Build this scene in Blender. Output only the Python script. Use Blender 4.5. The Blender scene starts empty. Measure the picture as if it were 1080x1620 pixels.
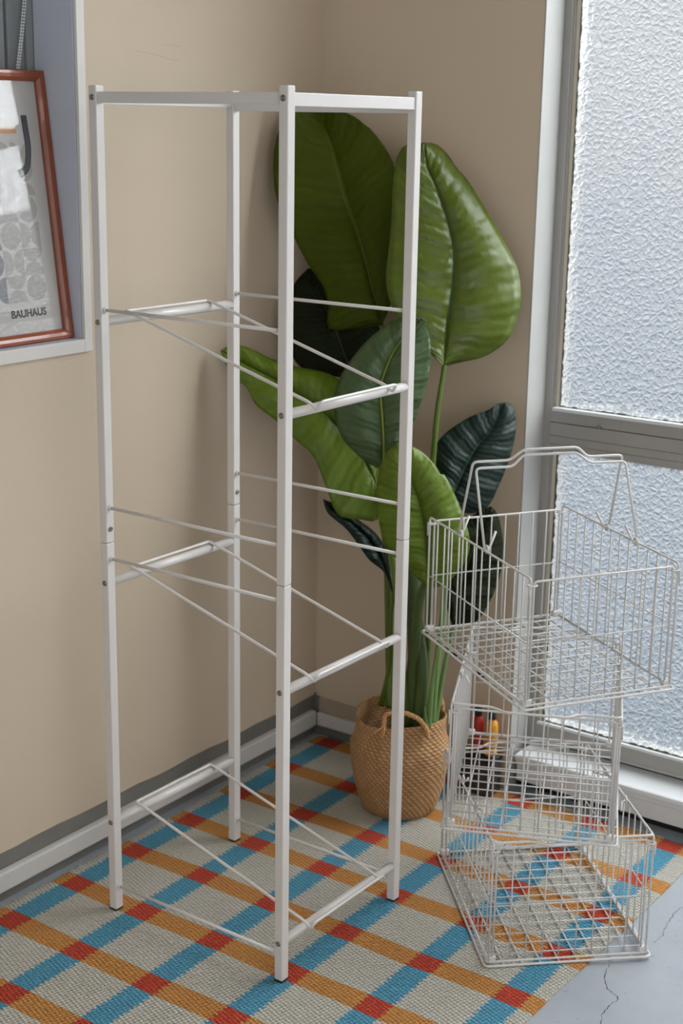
import bpy, bmesh, math, random
from mathutils import Vector, Matrix
random.seed(7)
sc = bpy.context.scene
PI = math.pi

# ------------------------------------------------------------------ camera
CAM = Vector((1.7137, -2.3709, 1.2563))
RT = Vector((0.8176, 0.5756, 0.0164)); UP = Vector((-0.1604, 0.2003, 0.9665)); FW = Vector((-0.5531, 0.7928, -0.2561))
FPX = 2332.45
cd = bpy.data.cameras.new('camera'); co = bpy.data.objects.new('camera', cd)
sc.collection.objects.link(co); sc.camera = co
cd.sensor_fit = 'VERTICAL'; cd.sensor_height = 36.0; cd.lens = FPX / 1620 * 36
R3 = Matrix((RT, UP, -FW)).transposed()
co.matrix_world = Matrix.Translation(CAM) @ R3.to_4x4()
cd.clip_start = 0.05
cd.dof.use_dof = True; cd.dof.focus_distance = 2.12; cd.dof.aperture_fstop = 6.3

# ------------------------------------------------------------------ view, world, lights
vs = sc.view_settings
vs.view_transform = 'Standard'; vs.look = 'None'; vs.exposure = -0.1; vs.gamma = 1.0; vs.use_curve_mapping = False
sc.cycles.use_denoising = True
sc.cycles.max_bounces = 8; sc.cycles.transparent_max_bounces = 16
sc.cycles.sample_clamp_indirect = 3.0

def lin(c):
    c /= 255.0
    return c / 12.92 if c <= 0.04045 else ((c + 0.055) / 1.055) ** 2.4
def rgb(r, g, b): return (lin(r), lin(g), lin(b), 1.0)

w = bpy.data.worlds.new('daylight'); sc.world = w; w.use_nodes = True
nt = w.node_tree; nt.nodes.clear()
o = nt.nodes.new('ShaderNodeOutputWorld'); b = nt.nodes.new('ShaderNodeBackground')
tc = nt.nodes.new('ShaderNodeTexCoord'); sx = nt.nodes.new('ShaderNodeSeparateXYZ')
rp = nt.nodes.new('ShaderNodeValToRGB'); mr = nt.nodes.new('ShaderNodeMapRange')
nt.links.new(tc.outputs['Generated'], sx.inputs[0]); nt.links.new(sx.outputs['Z'], mr.inputs['Value'])
mr.inputs['From Min'].default_value = -0.7; mr.inputs['From Max'].default_value = 0.7
nz = nt.nodes.new('ShaderNodeTexNoise'); nz.inputs['Scale'].default_value = 7.0; nz.inputs['Detail'].default_value = 5; nz.inputs['Roughness'].default_value = 0.6
ad = nt.nodes.new('ShaderNodeMath'); ad.operation = 'MULTIPLY_ADD'; ad.inputs[1].default_value = 0.55; ad.inputs[2].default_value = -0.275
a2 = nt.nodes.new('ShaderNodeMath'); a2.operation = 'ADD'
nt.links.new(tc.outputs['Generated'], nz.inputs['Vector']); nt.links.new(nz.outputs['Fac'], ad.inputs[0])
nt.links.new(ad.outputs[0], a2.inputs[0]); nt.links.new(mr.outputs[0], a2.inputs[1])
nt.links.new(a2.outputs[0], rp.inputs[0]); nt.links.new(rp.outputs[0], b.inputs[0]); nt.links.new(b.outputs[0], o.inputs[0])
cr = rp.color_ramp
cr.elements[0].position = 0.0; cr.elements[0].color = (0.05, 0.06, 0.07, 1)
cr.elements[1].position = 0.85; cr.elements[1].color = (1.25, 1.27, 1.3, 1)
for pos, col in ((0.22, (0.36, 0.44, 0.52, 1)), (0.40, (0.50, 0.57, 0.64, 1)), (0.49, (0.72, 0.74, 0.76, 1))):
    e = cr.elements.new(pos); e.color = col
b.inputs[1].default_value = 1.0

def area(name, loc, target, size, power, color, size_y=None):
    l = bpy.data.lights.new(name, 'AREA'); l.energy = power; l.color = color
    l.shape = 'RECTANGLE'; l.size = size; l.size_y = size_y or size
    ob = bpy.data.objects.new(name, l); sc.collection.objects.link(ob)
    ob.location = loc; ob.rotation_euler = (Vector(target) - Vector(loc)).to_track_quat('-Z', 'Y').to_euler()
    return ob
area('sky_light_outside_window', (1.8, 1.5, 2.4), (0.7, -0.5, 0.5), 2.2, 350, (0.93, 0.97, 1.0))
area('fill_light_far_side', (3.1, -2.3, 1.2), (0.3, -0.3, 0.5), 1.6, 29, (0.98, 0.98, 1.0))  # soft fill lamp added to brighten the room; no window is built there

# ------------------------------------------------------------------ helpers
def at(px, py, d):                                    # photo pixel at forward distance d -> point
    r = FW + RT * ((px - 540) / FPX) - UP * ((py - 810) / FPX)
    return CAM + r * d
def hit(px, py, ax, val):
    r = FW + RT * ((px - 540) / FPX) - UP * ((py - 810) / FPX)
    return CAM + r * ((val - CAM[ax]) / r[ax])

def mat(name, col, rough=0.5, metal=0.0, spec=0.5, noise=None, bump=None, coat=0.0):
    """noise=(scale, amount) varies the colour, bump=(scale, strength)"""
    m = bpy.data.materials.new(name); m.use_nodes = True
    n = m.node_tree; p = n.nodes['Principled BSDF']
    p.inputs['Base Color'].default_value = col; p.inputs['Roughness'].default_value = rough
    p.inputs['Metallic'].default_value = metal; p.inputs['Specular IOR Level'].default_value = spec
    p.inputs['Coat Weight'].default_value = coat
    t = n.nodes.new('ShaderNodeTexCoord')
    if noise:
        x = n.nodes.new('ShaderNodeTexNoise'); x.inputs['Scale'].default_value = noise[0]; x.inputs['Detail'].default_value = 6
        n.links.new(t.outputs['Object'], x.inputs['Vector'])
        mx = n.nodes.new('ShaderNodeMix'); mx.data_type = 'RGBA'
        mx.inputs['A'].default_value = tuple(c * (1 - noise[1]) for c in col[:3]) + (1,)
        mx.inputs['B'].default_value = tuple(min(1, c * (1 + noise[1])) for c in col[:3]) + (1,)
        n.links.new(x.outputs['Fac'], mx.inputs['Factor']); n.links.new(mx.outputs['Result'], p.inputs['Base Color'])
    if bump:
        x2 = n.nodes.new('ShaderNodeTexNoise'); x2.inputs['Scale'].default_value = bump[0]; x2.inputs['Detail'].default_value = 4
        n.links.new(t.outputs['Object'], x2.inputs['Vector'])
        bp = n.nodes.new('ShaderNodeBump'); bp.inputs['Strength'].default_value = bump[1]; bp.inputs['Distance'].default_value = 0.002
        n.links.new(x2.outputs['Fac'], bp.inputs['Height']); n.links.new(bp.outputs[0], p.inputs['Normal'])
    return m
class NB:                                             # small node builder
    def __init__(s, m): s.n = m.node_tree.nodes; s.l = m.node_tree.links
    def math(s, op, a, b=None, c=None):
        x = s.n.new('ShaderNodeMath'); x.operation = op
        for i, v in enumerate((a, b, c)):
            if v is None: continue
            if isinstance(v, (int, float)): x.inputs[i].default_value = v
            else: s.l.new(v, x.inputs[i])
        return x.outputs[0]
    def mix(s, f, a, b):
        x = s.n.new('ShaderNodeMix'); x.data_type = 'RGBA'
        for k, v in (('Factor', f), ('A', a), ('B', b)):
            if isinstance(v, (int, float, tuple)): x.inputs[k].default_value = v
            else: s.l.new(v, x.inputs[k])
        return x.outputs['Result']
    def noise(s, vec, scale, detail=4, rough=0.5):
        x = s.n.new('ShaderNodeTexNoise'); x.inputs['Scale'].default_value = scale; x.inputs['Detail'].default_value = detail
        x.inputs['Roughness'].default_value = rough
        if vec is not None: s.l.new(vec, x.inputs['Vector'])
        return x.outputs['Fac']
    def bump(s, h, strength, dist):
        x = s.n.new('ShaderNodeBump'); x.inputs['Strength'].default_value = strength; x.inputs['Distance'].default_value = dist
        s.l.new(h, x.inputs['Height']); return x.outputs[0]

def link(name, me, m=None, parent=None, smooth=False):
    ob = bpy.data.objects.new(name, me); sc.collection.objects.link(ob)
    if m is not None:
        for mm in (m if isinstance(m, (list, tuple)) else [m]): me.materials.append(mm)
    if smooth:
        for p in me.polygons: p.use_smooth = True
    if parent is not None: ob.parent = parent
    return ob
def build(name, bm, m, parent=None, smooth=False, kind=None):
    bmesh.ops.recalc_face_normals(bm, faces=bm.faces)
    me = bpy.data.meshes.new(name); bm.to_mesh(me); bm.free()
    ob = link(name, me, m, parent, smooth)
    if kind: ob['kind'] = kind
    return ob
def tag(ob, label, cat=None, group=None, kind=None):
    if label: ob['label'] = label
    if cat: ob['category'] = cat
    if group: ob['group'] = group
    if kind: ob['kind'] = kind
    return ob
def empty(name, loc=(0, 0, 0), rot=(0, 0, 0)):
    e = bpy.data.objects.new(name, None); sc.collection.objects.link(e)
    e.empty_display_size = 0.05; e.location = loc; e.rotation_euler = rot; return e
def box(bm, x0, x1, y0, y1, z0, z1, bev=0.0, mi=0):
    vs_ = [bm.verts.new((x, y, z)) for x in (x0, x1) for y in (y0, y1) for z in (z0, z1)]
    fs = []
    for f in ((0, 1, 3, 2), (4, 6, 7, 5), (0, 4, 5, 1), (2, 3, 7, 6), (0, 2, 6, 4), (1, 5, 7, 3)):
        fc = bm.faces.new([vs_[i] for i in f]); fc.material_index = mi; fs.append(fc)
    bmesh.ops.recalc_face_normals(bm, faces=fs)
    if bev > 0:
        es = list({e for f in fs for e in f.edges})
        bmesh.ops.bevel(bm, geom=es, offset=bev, segments=2, profile=0.5, affect='EDGES')
def fillet(pts, r, n=4, closed=False):
    pts = [Vector(p) for p in pts]; out = []; N = len(pts)
    for i, p in enumerate(pts):
        if not closed and i in (0, N - 1): out.append(p); continue
        a = pts[(i - 1) % N] - p; c = pts[(i + 1) % N] - p
        rr = min(r, a.length * 0.45, c.length * 0.45)
        A = p + a.normalized() * rr; C_ = p + c.normalized() * rr
        for k in range(n + 1):
            t = k / n; out.append(A * (1 - t) ** 2 + p * 2 * t * (1 - t) + C_ * t * t)
    return out
def tube(bm, pts, r, seg=8, closed=False):
    pts = [Vector(p) for p in pts]
    q = [pts[0]]
    for p in pts[1:]:
        if (p - q[-1]).length > 1e-6: q.append(p)
    if closed and (q[0] - q[-1]).length < 1e-6: q.pop()
    pts = q; N = len(pts); rings = []
    rad = r if callable(r) else (lambda t: r)
    def tan(i):
        if closed: return (pts[(i + 1) % N] - pts[(i - 1) % N]).normalized()
        if i == 0: return (pts[1] - pts[0]).normalized()
        if i == N - 1: return (pts[-1] - pts[-2]).normalized()
        return ((pts[i + 1] - pts[i]).normalized() + (pts[i] - pts[i - 1]).normalized()).normalized()
    t0 = tan(0); up = Vector((0, 0, 1)) if abs(t0.z) < 0.9 else Vector((1, 0, 0))
    nrm = t0.cross(up).normalized(); prev = t0
    for i in range(N):
        t = tan(i); nrm = prev.rotation_difference(t) @ nrm; nrm = (nrm - t * nrm.dot(t)).normalized(); prev = t
        bi = t.cross(nrm); R_ = rad(i / max(1, N - 1))
        rings.append([bm.verts.new(pts[i] + (nrm * math.cos(2 * PI * k / seg) + bi * math.sin(2 * PI * k / seg)) * R_) for k in range(seg)])
    for i in range(N if closed else N - 1):
        A = rings[i]; B = rings[(i + 1) % N]
        for k in range(seg):
            f = bm.faces.new((A[k], A[(k + 1) % seg], B[(k + 1) % seg], B[k])); f.smooth = True
    if not closed:
        bm.faces.new(rings[0][::-1]); bm.faces.new(rings[-1])
def lathe(bm, prof, seg=64, cx=0, cy=0, cap0=True, cap1=False):
    rings = [[bm.verts.new((cx + r * math.cos(2 * PI * k / seg), cy + r * math.sin(2 * PI * k / seg), z)) for k in range(seg)] for r, z in prof]
    for A, B in zip(rings, rings[1:]):
        for k in range(seg):
            f = bm.faces.new((A[k], A[(k + 1) % seg], B[(k + 1) % seg], B[k])); f.smooth = True
    if cap0: bm.faces.new(rings[0][::-1])
    if cap1: bm.faces.new(rings[-1])
def quad(bm, a, b_, c, d, mi=0):
    f = bm.faces.new([bm.verts.new(v) for v in (a, b_, c, d)]); f.material_index = mi; return f

# ------------------------------------------------------------------ materials
def wall_mat(name, col):
    m = bpy.data.materials.new(name); m.use_nodes = True; nb = NB(m); p = nb.n['Principled BSDF']
    t = nb.n.new('ShaderNodeTexCoord').outputs['Object']
    n1 = nb.noise(t, 3.0, 5); n2 = nb.noise(t, 26, 3)
    c = nb.mix(nb.math('MULTIPLY', n1, 1.0), tuple(x * 0.93 for x in col[:3]) + (1,), tuple(min(1, x * 1.06) for x in col[:3]) + (1,))
    st = nb.math('GREATER_THAN', nb.noise(t, 14, 2), 0.765)
    c = nb.mix(nb.math('MULTIPLY', st, 0.18), c, tuple(x * 0.6 for x in col[:3]) + (1,))
    nb.l.new(c, p.inputs['Base Color']); p.inputs['Roughness'].default_value = 0.72
    h = nb.math('ADD', nb.math('MULTIPLY', n2, 0.6), nb.math('MULTIPLY', nb.noise(t, 7, 2), 1.0))
    nb.l.new(nb.bump(h, 0.25, 0.004), p.inputs['Normal'])
    return m
M_WALL = wall_mat('beige_wall_paint', rgb(203, 187, 165))
M_CEIL = mat('white_ceiling_paint', rgb(225, 222, 215), 0.8, noise=(4, 0.03))
M_GREYP = mat('grey_skirting_paint', rgb(112, 110, 104), 0.6, noise=(20, 0.12), bump=(60, 0.3))
M_DUCT = mat('white_plastic_duct', rgb(206, 204, 200), 0.35, noise=(9, 0.04))
M_ALU = mat('aluminium_window', rgb(160, 157, 152), 0.42, metal=0.15, noise=(12, 0.05))
M_JAMB = mat('white_window_paint', rgb(214, 217, 218), 0.4, noise=(8, 0.04), bump=(30, 0.15))
M_BEAD = mat('cream_glazing_bead', rgb(205, 196, 178), 0.6, noise=(30, 0.08))
M_MOLD = mat('dark_mouldy_sealant', rgb(84, 86, 76), 0.9, noise=(180, 0.7), bump=(200, 0.6))
M_GROOVE = mat('dark_groove', rgb(70, 68, 64), 0.7, noise=(30, 0.1))
M_REV = mat('cool_white_reveal', rgb(196, 201, 214), 0.5, noise=(5, 0.03))
M_CASE = mat('white_casing', rgb(222, 219, 214), 0.45, noise=(9, 0.03))
M_WHITE = mat('white_powder_coat', rgb(217, 213, 209), 0.32, noise=(40, 0.02), coat=0.2)
M_WIRE = mat('white_coated_wire', rgb(212, 210, 207), 0.3, noise=(60, 0.03), coat=0.3)
M_STEEL = mat('steel_screw', rgb(140, 136, 130), 0.3, metal=1.0, noise=(80, 0.1))
M_BLACK = mat('black_rubber', rgb(18, 18, 19), 0.5, noise=(60, 0.2))
M_DARKSLOT = mat('dark_slot', rgb(20, 21, 24), 0.8, noise=(60, 0.1))

# concrete floor
m = bpy.data.materials.new('pale_painted_concrete'); m.use_nodes = True; nb = NB(m); p = nb.n['Principled BSDF']
t = nb.n.new('ShaderNodeTexCoord').outputs['Object']
c = nb.mix(nb.noise(t, 5, 8, 0.65), rgb(130, 138, 146), rgb(178, 184, 189))
sp = nb.math('GREATER_THAN', nb.noise(t, 70, 2), 0.72)
c = nb.mix(nb.math('MULTIPLY', sp, 0.35), c, rgb(110, 110, 108))
nb.l.new(c, p.inputs['Base Color']); p.inputs['Roughness'].default_value = 0.3
nb.l.new(nb.bump(nb.noise(t, 22, 6), 0.25, 0.003), p.inputs['Normal'])
M_FLOOR = m
# frosted glass: hammered pattern on the room side
def glass_mat():
    m = bpy.data.materials.new('hammered_frosted_glass'); m.use_nodes = True; nb = NB(m)
    out = nb.n['Material Output']; nb.n.remove(nb.n['Principled BSDF'])
    t = nb.n.new('ShaderNodeTexCoord').outputs['Object']
    nz = nb.n.new('ShaderNodeTexNoise'); nz.inputs['Scale'].default_value = 60; nb.l.new(t, nz.inputs['Vector'])
    mp = nb.n.new('ShaderNodeVectorMath'); mp.operation = 'MULTIPLY_ADD'
    nb.l.new(nz.outputs['Color'], mp.inputs[0]); mp.inputs[1].default_value = (0.012, 0.012, 0.012); nb.l.new(t, mp.inputs[2])
    v = nb.n.new('ShaderNodeTexVoronoi'); v.feature = 'DISTANCE_TO_EDGE'; v.inputs['Scale'].default_value = 84
    nb.l.new(mp.outputs[0], v.inputs['Vector'])
    sm = nb.n.new('ShaderNodeMapRange'); sm.interpolation_type = 'SMOOTHSTEP'; nb.l.new(v.outputs['Distance'], sm.inputs['Value']); sm.inputs['From Max'].default_value = 0.26
    hh_ = nb.math('ADD', nb.math('MULTIPLY', sm.outputs[0], 0.8), nb.math('MULTIPLY', nb.noise(t, 170, 2), 0.35))
    bp = nb.bump(hh_, 1.0, 0.0090)
    rf = nb.n.new('ShaderNodeBsdfRefraction'); rf.inputs['IOR'].default_value = 1.55; rf.inputs['Roughness'].default_value = 0.05
    rf.inputs['Color'].default_value = (0.96, 0.98, 1, 1); nb.l.new(bp, rf.inputs['Normal'])
    tr = nb.n.new('ShaderNodeBsdfTransparent'); gl = nb.n.new('ShaderNodeBsdfGlossy'); gl.inputs['Roughness'].default_value = 0.12
    nb.l.new(bp, gl.inputs['Normal'])
    m1 = nb.n.new('ShaderNodeMixShader'); m1.inputs[0].default_value = 0.80
    nb.l.new(tr.outputs[0], m1.inputs[1]); nb.l.new(rf.outputs[0], m1.inputs[2])
    m2 = nb.n.new('ShaderNodeMixShader'); m2.inputs[0].default_value = 0.06
    nb.l.new(m1.outputs[0], m2.inputs[1]); nb.l.new(gl.outputs[0], m2.inputs[2]); nb.l.new(m2.outputs[0], out.inputs[0])
    return m
M_GLASS = glass_mat()
def clear_glass(name, gloss=0.06):
    m = bpy.data.materials.new(name); m.use_nodes = True; nb = NB(m)
    out = nb.n['Material Output']; nb.n.remove(nb.n['Principled BSDF'])
    tr = nb.n.new('ShaderNodeBsdfTransparent'); gl = nb.n.new('ShaderNodeBsdfGlossy'); gl.inputs['Roughness'].default_value = 0.02
    m2 = nb.n.new('ShaderNodeMixShader'); m2.inputs[0].default_value = gloss
    nb.l.new(tr.outputs[0], m2.inputs[1]); nb.l.new(gl.outputs[0], m2.inputs[2]); nb.l.new(m2.outputs[0], out.inputs[0])
    return m
M_CLEAR = clear_glass('clear_glass_outer_face', 0.04)

# ------------------------------------------------------------------ room shell
FZ = -0.004                                            # concrete; the rug's top is z = 0
bm = bmesh.new(); box(bm, -0.3, 3.4, -4.6, 0.3, FZ - 0.1, FZ); tag(build('floor', bm, M_FLOOR), 'pale cracked concrete floor around the rug', kind='structure')
NY, NZ0, NZ1, ND = -0.6576, 0.908, 1.80, -0.085        # niche of the left window
bm = bmesh.new()
box(bm, -0.25, 0, NY, 0.25, FZ, 2.5); box(bm, -0.25, 0, -4.6, -1.5, FZ, 2.5)
box(bm, -0.25, 0, -1.5, NY, FZ, NZ0); box(bm, -0.25, 0, -1.5, NY, NZ1, 2.5)
tag(build('wall_left', bm, M_WALL), 'beige painted wall left of the corner with window niche', kind='structure')
WX0, WX1, WZ1 = 0.468, 2.25, 2.1
bm = bmesh.new()
box(bm, 0, WX0, 0, 0.12, FZ, 2.5); box(bm, WX0, WX1, 0, 0.12, WZ1, 2.5); box(bm, WX1, 3.4, 0, 0.12, FZ, 2.5)
tag(build('wall_right', bm, M_WALL), 'beige painted wall between the corner and the frosted window', kind='structure')
bm = bmesh.new(); box(bm, -0.25, 3.4, -4.6, 0.25, 2.5, 2.6); tag(build('ceiling', bm, M_CEIL), 'white ceiling', kind='structure')
bm = bmesh.new(); box(bm, 3.4, 3.5, -4.6, 0.25, FZ, 2.6); tag(build('wall_far_side', bm, M_WALL), 'beige wall facing the left wall', kind='structure')

# left window: reveal lining, casing, frame, blind
bm = bmesh.new()
box(bm, ND, -0.0005, NY - 0.003, NY, NZ0, NZ1); box(bm, ND, -0.0005, -1.5, NY - 0.003, NZ0 - 0.003, NZ0 + 0.0005)
lw = build('window_1', bm, M_REV); tag(lw, 'white-lined window niche in the left wall', kind='structure')
bm = bmesh.new()
box(bm, -0.004, 0.006, NY, NY + 0.0175, NZ0 - 0.021, NZ1, 0.001); box(bm, -0.004, 0.006, -1.5, NY, NZ0 - 0.021, NZ0, 0.001)
build('window_casing', bm, M_CASE, lw)
bm = bmesh.new()
box(bm, ND - 0.03, ND - 0.002, NY - 0.016, NY, NZ0, NZ1, 0.001); box(bm, ND - 0.03, ND - 0.008, NY - 0.05, NY - 0.0165, NZ0, NZ1, 0.001)
box(bm, ND - 0.03, ND, -1.5, NY - 0.05, NZ0, NZ0 + 0.04, 0.001)
build('window_frame', bm, mat('cool_grey_frame', rgb(140, 146, 148), 0.5, noise=(12, 0.05)), lw)
bm = bmesh.new(); box(bm, ND - 0.1, ND - 0.025, -1.5, NY - 0.0, NZ0, NZ1); build('dark_backing', bm, M_DARKSLOT, lw)
bm = bmesh.new(); box(bm, ND - 0.02, ND - 0.012, -1.5, NY - 0.054, NZ0 + 0.04, NZ1)
build('grey_blind', bm, mat('grey_blind_fabric', rgb(148, 152, 156), 0.7, noise=(40, 0.04)), lw)

# ball chain of the blind
cp = [hit(44, -40, 0, -0.0795), hit(39, 0, 0, -0.0795), hit(34, 60, 0, -0.0795), hit(28, 112, 0, -0.0795), hit(25, 135, 0, -0.0810)]
top = cp[0] + Vector((0, 0.003, 0.22)); cp = [top] + cp
bm = bmesh.new()
for side in (-0.0022, 0.0022):
    L = 0; pts = []
    for a, b2 in zip(cp, cp[1:]):
        n_ = max(2, int((b2 - a).length / 0.0045))
        for k in range(n_): pts.append(a.lerp(b2, k / n_) + Vector((0, side, 0)))
    for q in pts: bmesh.ops.create_icosphere(bm, subdivisions=1, radius=0.0021, matrix=Matrix.Translation(q))
    tube(bm, pts[::6] + [pts[-1]], 0.0005, 5)
bc = build('ball_chain', bm, mat('clear_white_plastic_beads', rgb(225, 228, 230), 0.2, noise=(90, 0.05)), smooth=True)
tag(bc, 'white ball chain of the blind hanging behind the framed poster', 'blind chain')

# skirting: grey painted band (uneven top), white cable duct in front
bm = bmesh.new()
N = 90; prev = None
for i in range(N + 1):
    y = -4.5 + 4.5 * i / N if i < 40 else -2.5 + 2.5 * (i - 40) / (N - 40)
    z = 0.080 + 0.0018 * math.sin(i * 1.7) + random.uniform(-0.0012, 0.0012)
    cur = [bm.verts.new((0.0, y, FZ)), bm.verts.new((0.0, y, z)), bm.verts.new((0.003, y, z)), bm.verts.new((0.003, y, FZ))]
    if prev:
        for a, b2 in ((1, 2), (2, 3)): bm.faces.new((prev[a], prev[b2], cur[b2], cur[a]))
    prev = cur
tag(build('baseboard_left', bm, M_GREYP), 'grey painted skirting along the left wall', kind='structure')
bm = bmesh.new()
box(bm, 0.003, WX0 - 0.01, -0.006, 0, FZ, 0.018); box(bm, 0.003, WX0 - 0.01, -0.004, 0, 0.018, 0.0785, 0.0012)
tag(build('baseboard_right', bm, [wall_mat('beige_skirting_paint', rgb(170, 154, 134))]), 'beige skirting along the right wall', kind='structure')
bm = bmesh.new(); box(bm, 0.0, 0.0035, -0.004, -0.0005, FZ, 0.085); box(bm, 0.003, 0.013, -0.005, -0.0005, FZ, 0.0795); box(bm, 0.003, 0.34, -0.0068, -0.0005, FZ, 0.018)
build('trim_1', bm, M_GREYP, kind='structure')
bm = bmesh.new(); box(bm, 0.003, 0.019, -4.0, -0.020, 0.0205, 0.0545, 0.003)
d = build('cable_duct', bm, M_DUCT); tag(d, 'long white cable duct running low along the left wall', 'cable duct', 'white cable ducts')
bm = bmesh.new(); box(bm, 0.0145, WX0 - 0.02, -0.016, -0.004, 0.019, 0.048, 0.003)
d = build('cable_duct', bm, M_DUCT); tag(d, 'short white cable duct low on the wall behind the potted plant', 'cable duct', 'white cable ducts')

# window 2: recessed frosted window in the right wall
GY = 0.078
win = None
bm = bmesh.new(); box(bm, WX0 - 0.001, WX0 + 0.0015, -0.001, 0.085, FZ, WZ1)
win = build('window_2', bm, mat('off_white_surround_paint', rgb(172, 172, 168), 0.45, noise=(8, 0.04), bump=(30, 0.15))); tag(win, 'white window surround beside the frosted panes', kind='structure')
bm = bmesh.new()
box(bm, WX0, WX0 + 0.0165, 0.068, 0.12, 0.06, WZ1, 0.001)                     # grey stile
box(bm, WX0 + 0.0165, WX0 + 0.021, 0.071, 0.12, 0.06, WZ1)
for z0, z1, y in ((0.722, 0.7435, 0.066), (0.697, 0.7212, 0.064), (0.6815, 0.6962, 0.066), (0.6665, 0.6808, 0.069)):
    box(bm, WX0 + 0.0165, WX1, y, 0.12, z0, z1, 0.001)
box(bm, 1.30, 1.34, 0.066, 0.12, 0.06, WZ1, 0.001); box(bm, WX0, WX1, 0.068, 0.12, WZ1 - 0.03, WZ1)
box(bm, WX0, WX1, 0.070, 0.12, 0.088, 0.1165, 0.001)
build('window_frame', bm, M_ALU, win)
bm = bmesh.new()
box(bm, WX0 + 0.0215, WX0 + 0.0295, GY - 0.003, GY, 0.7435, WZ1 - 0.03); box(bm, WX0 + 0.0215, WX0 + 0.0295, GY - 0.003, GY, 0.1165, 0.6665)
build('glazing_bead', bm, M_BEAD, win)
bm = bmesh.new(); box(bm, WX0 + 0.0215, 1.30, 0.060, GY, 0.7437, 0.7500, 0.001); box(bm, 1.34, WX1, 0.060, GY, 0.7437, 0.7500, 0.001)
box(bm, WX0 + 0.0215, 1.30, 0.067, GY, 0.1167, 0.1225, 0.001); box(bm, 1.34, WX1, 0.067, GY, 0.1167, 0.1225, 0.001)
build('window_ledge', bm, M_JAMB, win)
def ragged(bm, x0, x1, y, z, h, n, horiz=True):
    a0 = None
    for i in range(n + 1):
        s = x0 + (x1 - x0) * i / n; hh = h * random.uniform(0.35, 1.25)
        cur = ((s, y, z), (s, y, z + hh)) if horiz else ((z, y, s), (z + hh, y, s))
        cur = [bm.verts.new(q) for q in cur] + [bm.verts.new(Vector(q) + Vector((0, 0.003, 0))) for q in cur]
        if a0:
            bm.faces.new((a0[0], cur[0], cur[1], a0[1])); bm.faces.new((a0[1], cur[1], cur[3], a0[3]))
        a0 = cur
bm = bmesh.new()
ragged(bm, 0.497, 1.30, GY - 0.0035, 0.7495, 0.0030, 170); ragged(bm, 0.497, 1.30, GY - 0.0035, 0.122, 0.0040, 150)
ragged(bm, 0.1225, 0.662, GY - 0.0035, 0.4970, 0.004, 90, False); ragged(bm, 0.750, 2.05, GY - 0.0035, 0.4970, 0.0028, 220, False)
build('mouldy_sealant', bm, M_MOLD, win)
for x0, x1 in ((WX0 + 0.0295, 1.30), (1.34, WX1)):
    for z0, z1 in ((0.75, WZ1 - 0.03), (0.1225, 0.6665)):
        bm = bmesh.new(); box(bm, x0, x1, GY, GY + 0.004, z0, z1)
        for f in bm.faces:
            if f.normal.y > -0.5: f.material_index = 1
        build('glass_pane', bm, [M_GLASS, M_CLEAR], win)
bm = bmesh.new()
box(bm, WX0 + 0.012, WX1, -0.004, 0.088, 0.062, 0.0752, 0.004); box(bm, WX0 + 0.012, WX1, 0.002, 0.088, 0.0535, 0.0625, 0.002)
box(bm, WX0 + 0.012, WX1, 0.010, 0.088, 0.016, 0.0535, 0.001); box(bm, WX0 + 0.012, WX1, 0.0835, 0.1, 0.0752, 0.090)
build('window_sill', bm, M_JAMB, win)
bm = bmesh.new(); box(bm, WX0, WX1, 0.03, 0.12, FZ, 0.06); box(bm, WX0 + 0.013, WX1, 0.0815, 0.0838, 0.0752, 0.0768); build('sill_gap_shade_fill', bm, M_DARKSLOT, win)  # near-black fill paints the gap's shade; thin dark strip marks the sill joint
bm = bmesh.new(); sp_ = hit(947, 676, 1, 0.0645)
bmesh.ops.create_cone(bm, cap_ends=True, segments=12, radius1=0.0035, radius2=0.0025, depth=0.003, matrix=Matrix.Translation((sp_.x, 0.0635, sp_.z)) @ Matrix.Rotation(PI / 2, 4, 'X'))
build('screw', bm, M_STEEL, win, True)

# cracks in the concrete
bm = bmesh.new()
def crack(pix, w_):
    pts = [hit(x, y, 2, FZ) for x, y in pix]; fine = []
    for a, b2 in zip(pts, pts[1:]):
        for k in range(6): fine.append(a.lerp(b2, k / 6) + Vector((random.uniform(-1, 1), random.uniform(-1, 1), 0)) * 0.0016)
    pr_ = None
    for i, q in enumerate(fine):
        ww = w_ * random.uniform(0.3, 1.2); cur = (bm.verts.new((q.x - ww, q.y - ww * .4, FZ + 0.0003)), bm.verts.new((q.x + ww, q.y + ww * .4, FZ + 0.0003)))
        if pr_: bm.faces.new((pr_[0], pr_[1], cur[1], cur[0]))
        pr_ = cur
crack([(1100, 1432), (1078, 1436), (1066, 1446), (1056, 1460), (1048, 1480), (1030, 1495)], 0.0005)
crack([(962, 1526), (955, 1550), (962, 1565), (978, 1580), (963, 1592), (952, 1606), (950, 1640)], 0.0008)
fl = bpy.data.objects['floor']
build('crack', bm, mat('dark_crack', rgb(60, 60, 58), 0.9, noise=(100, 0.3)), fl)

# hair cracks and scuffs in the left wall's paint
bm = bmesh.new()
for pix in ([(214, 80), (240, 85), (262, 92), (284, 97)], [(256, 72), (270, 71), (286, 74)], [(126, 566), (129, 580), (127, 592), (131, 600)], [(96, 572), (118, 566)]):
    pts = [hit(x, y, 0, 0.0004) for x, y in pix]; pr_ = None
    for q in pts:
        cur = (bm.verts.new((q.x, q.y, q.z - 0.0004)), bm.verts.new((q.x, q.y + 0.0003, q.z + 0.0004)))
        if pr_: bm.faces.new((pr_[0], pr_[1], cur[1], cur[0]))
        pr_ = cur
build('scuff', bm, mat('scuffed_paint', rgb(184, 167, 145), 0.9, noise=(60, 0.2)), bpy.data.objects['wall_left'])

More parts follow.
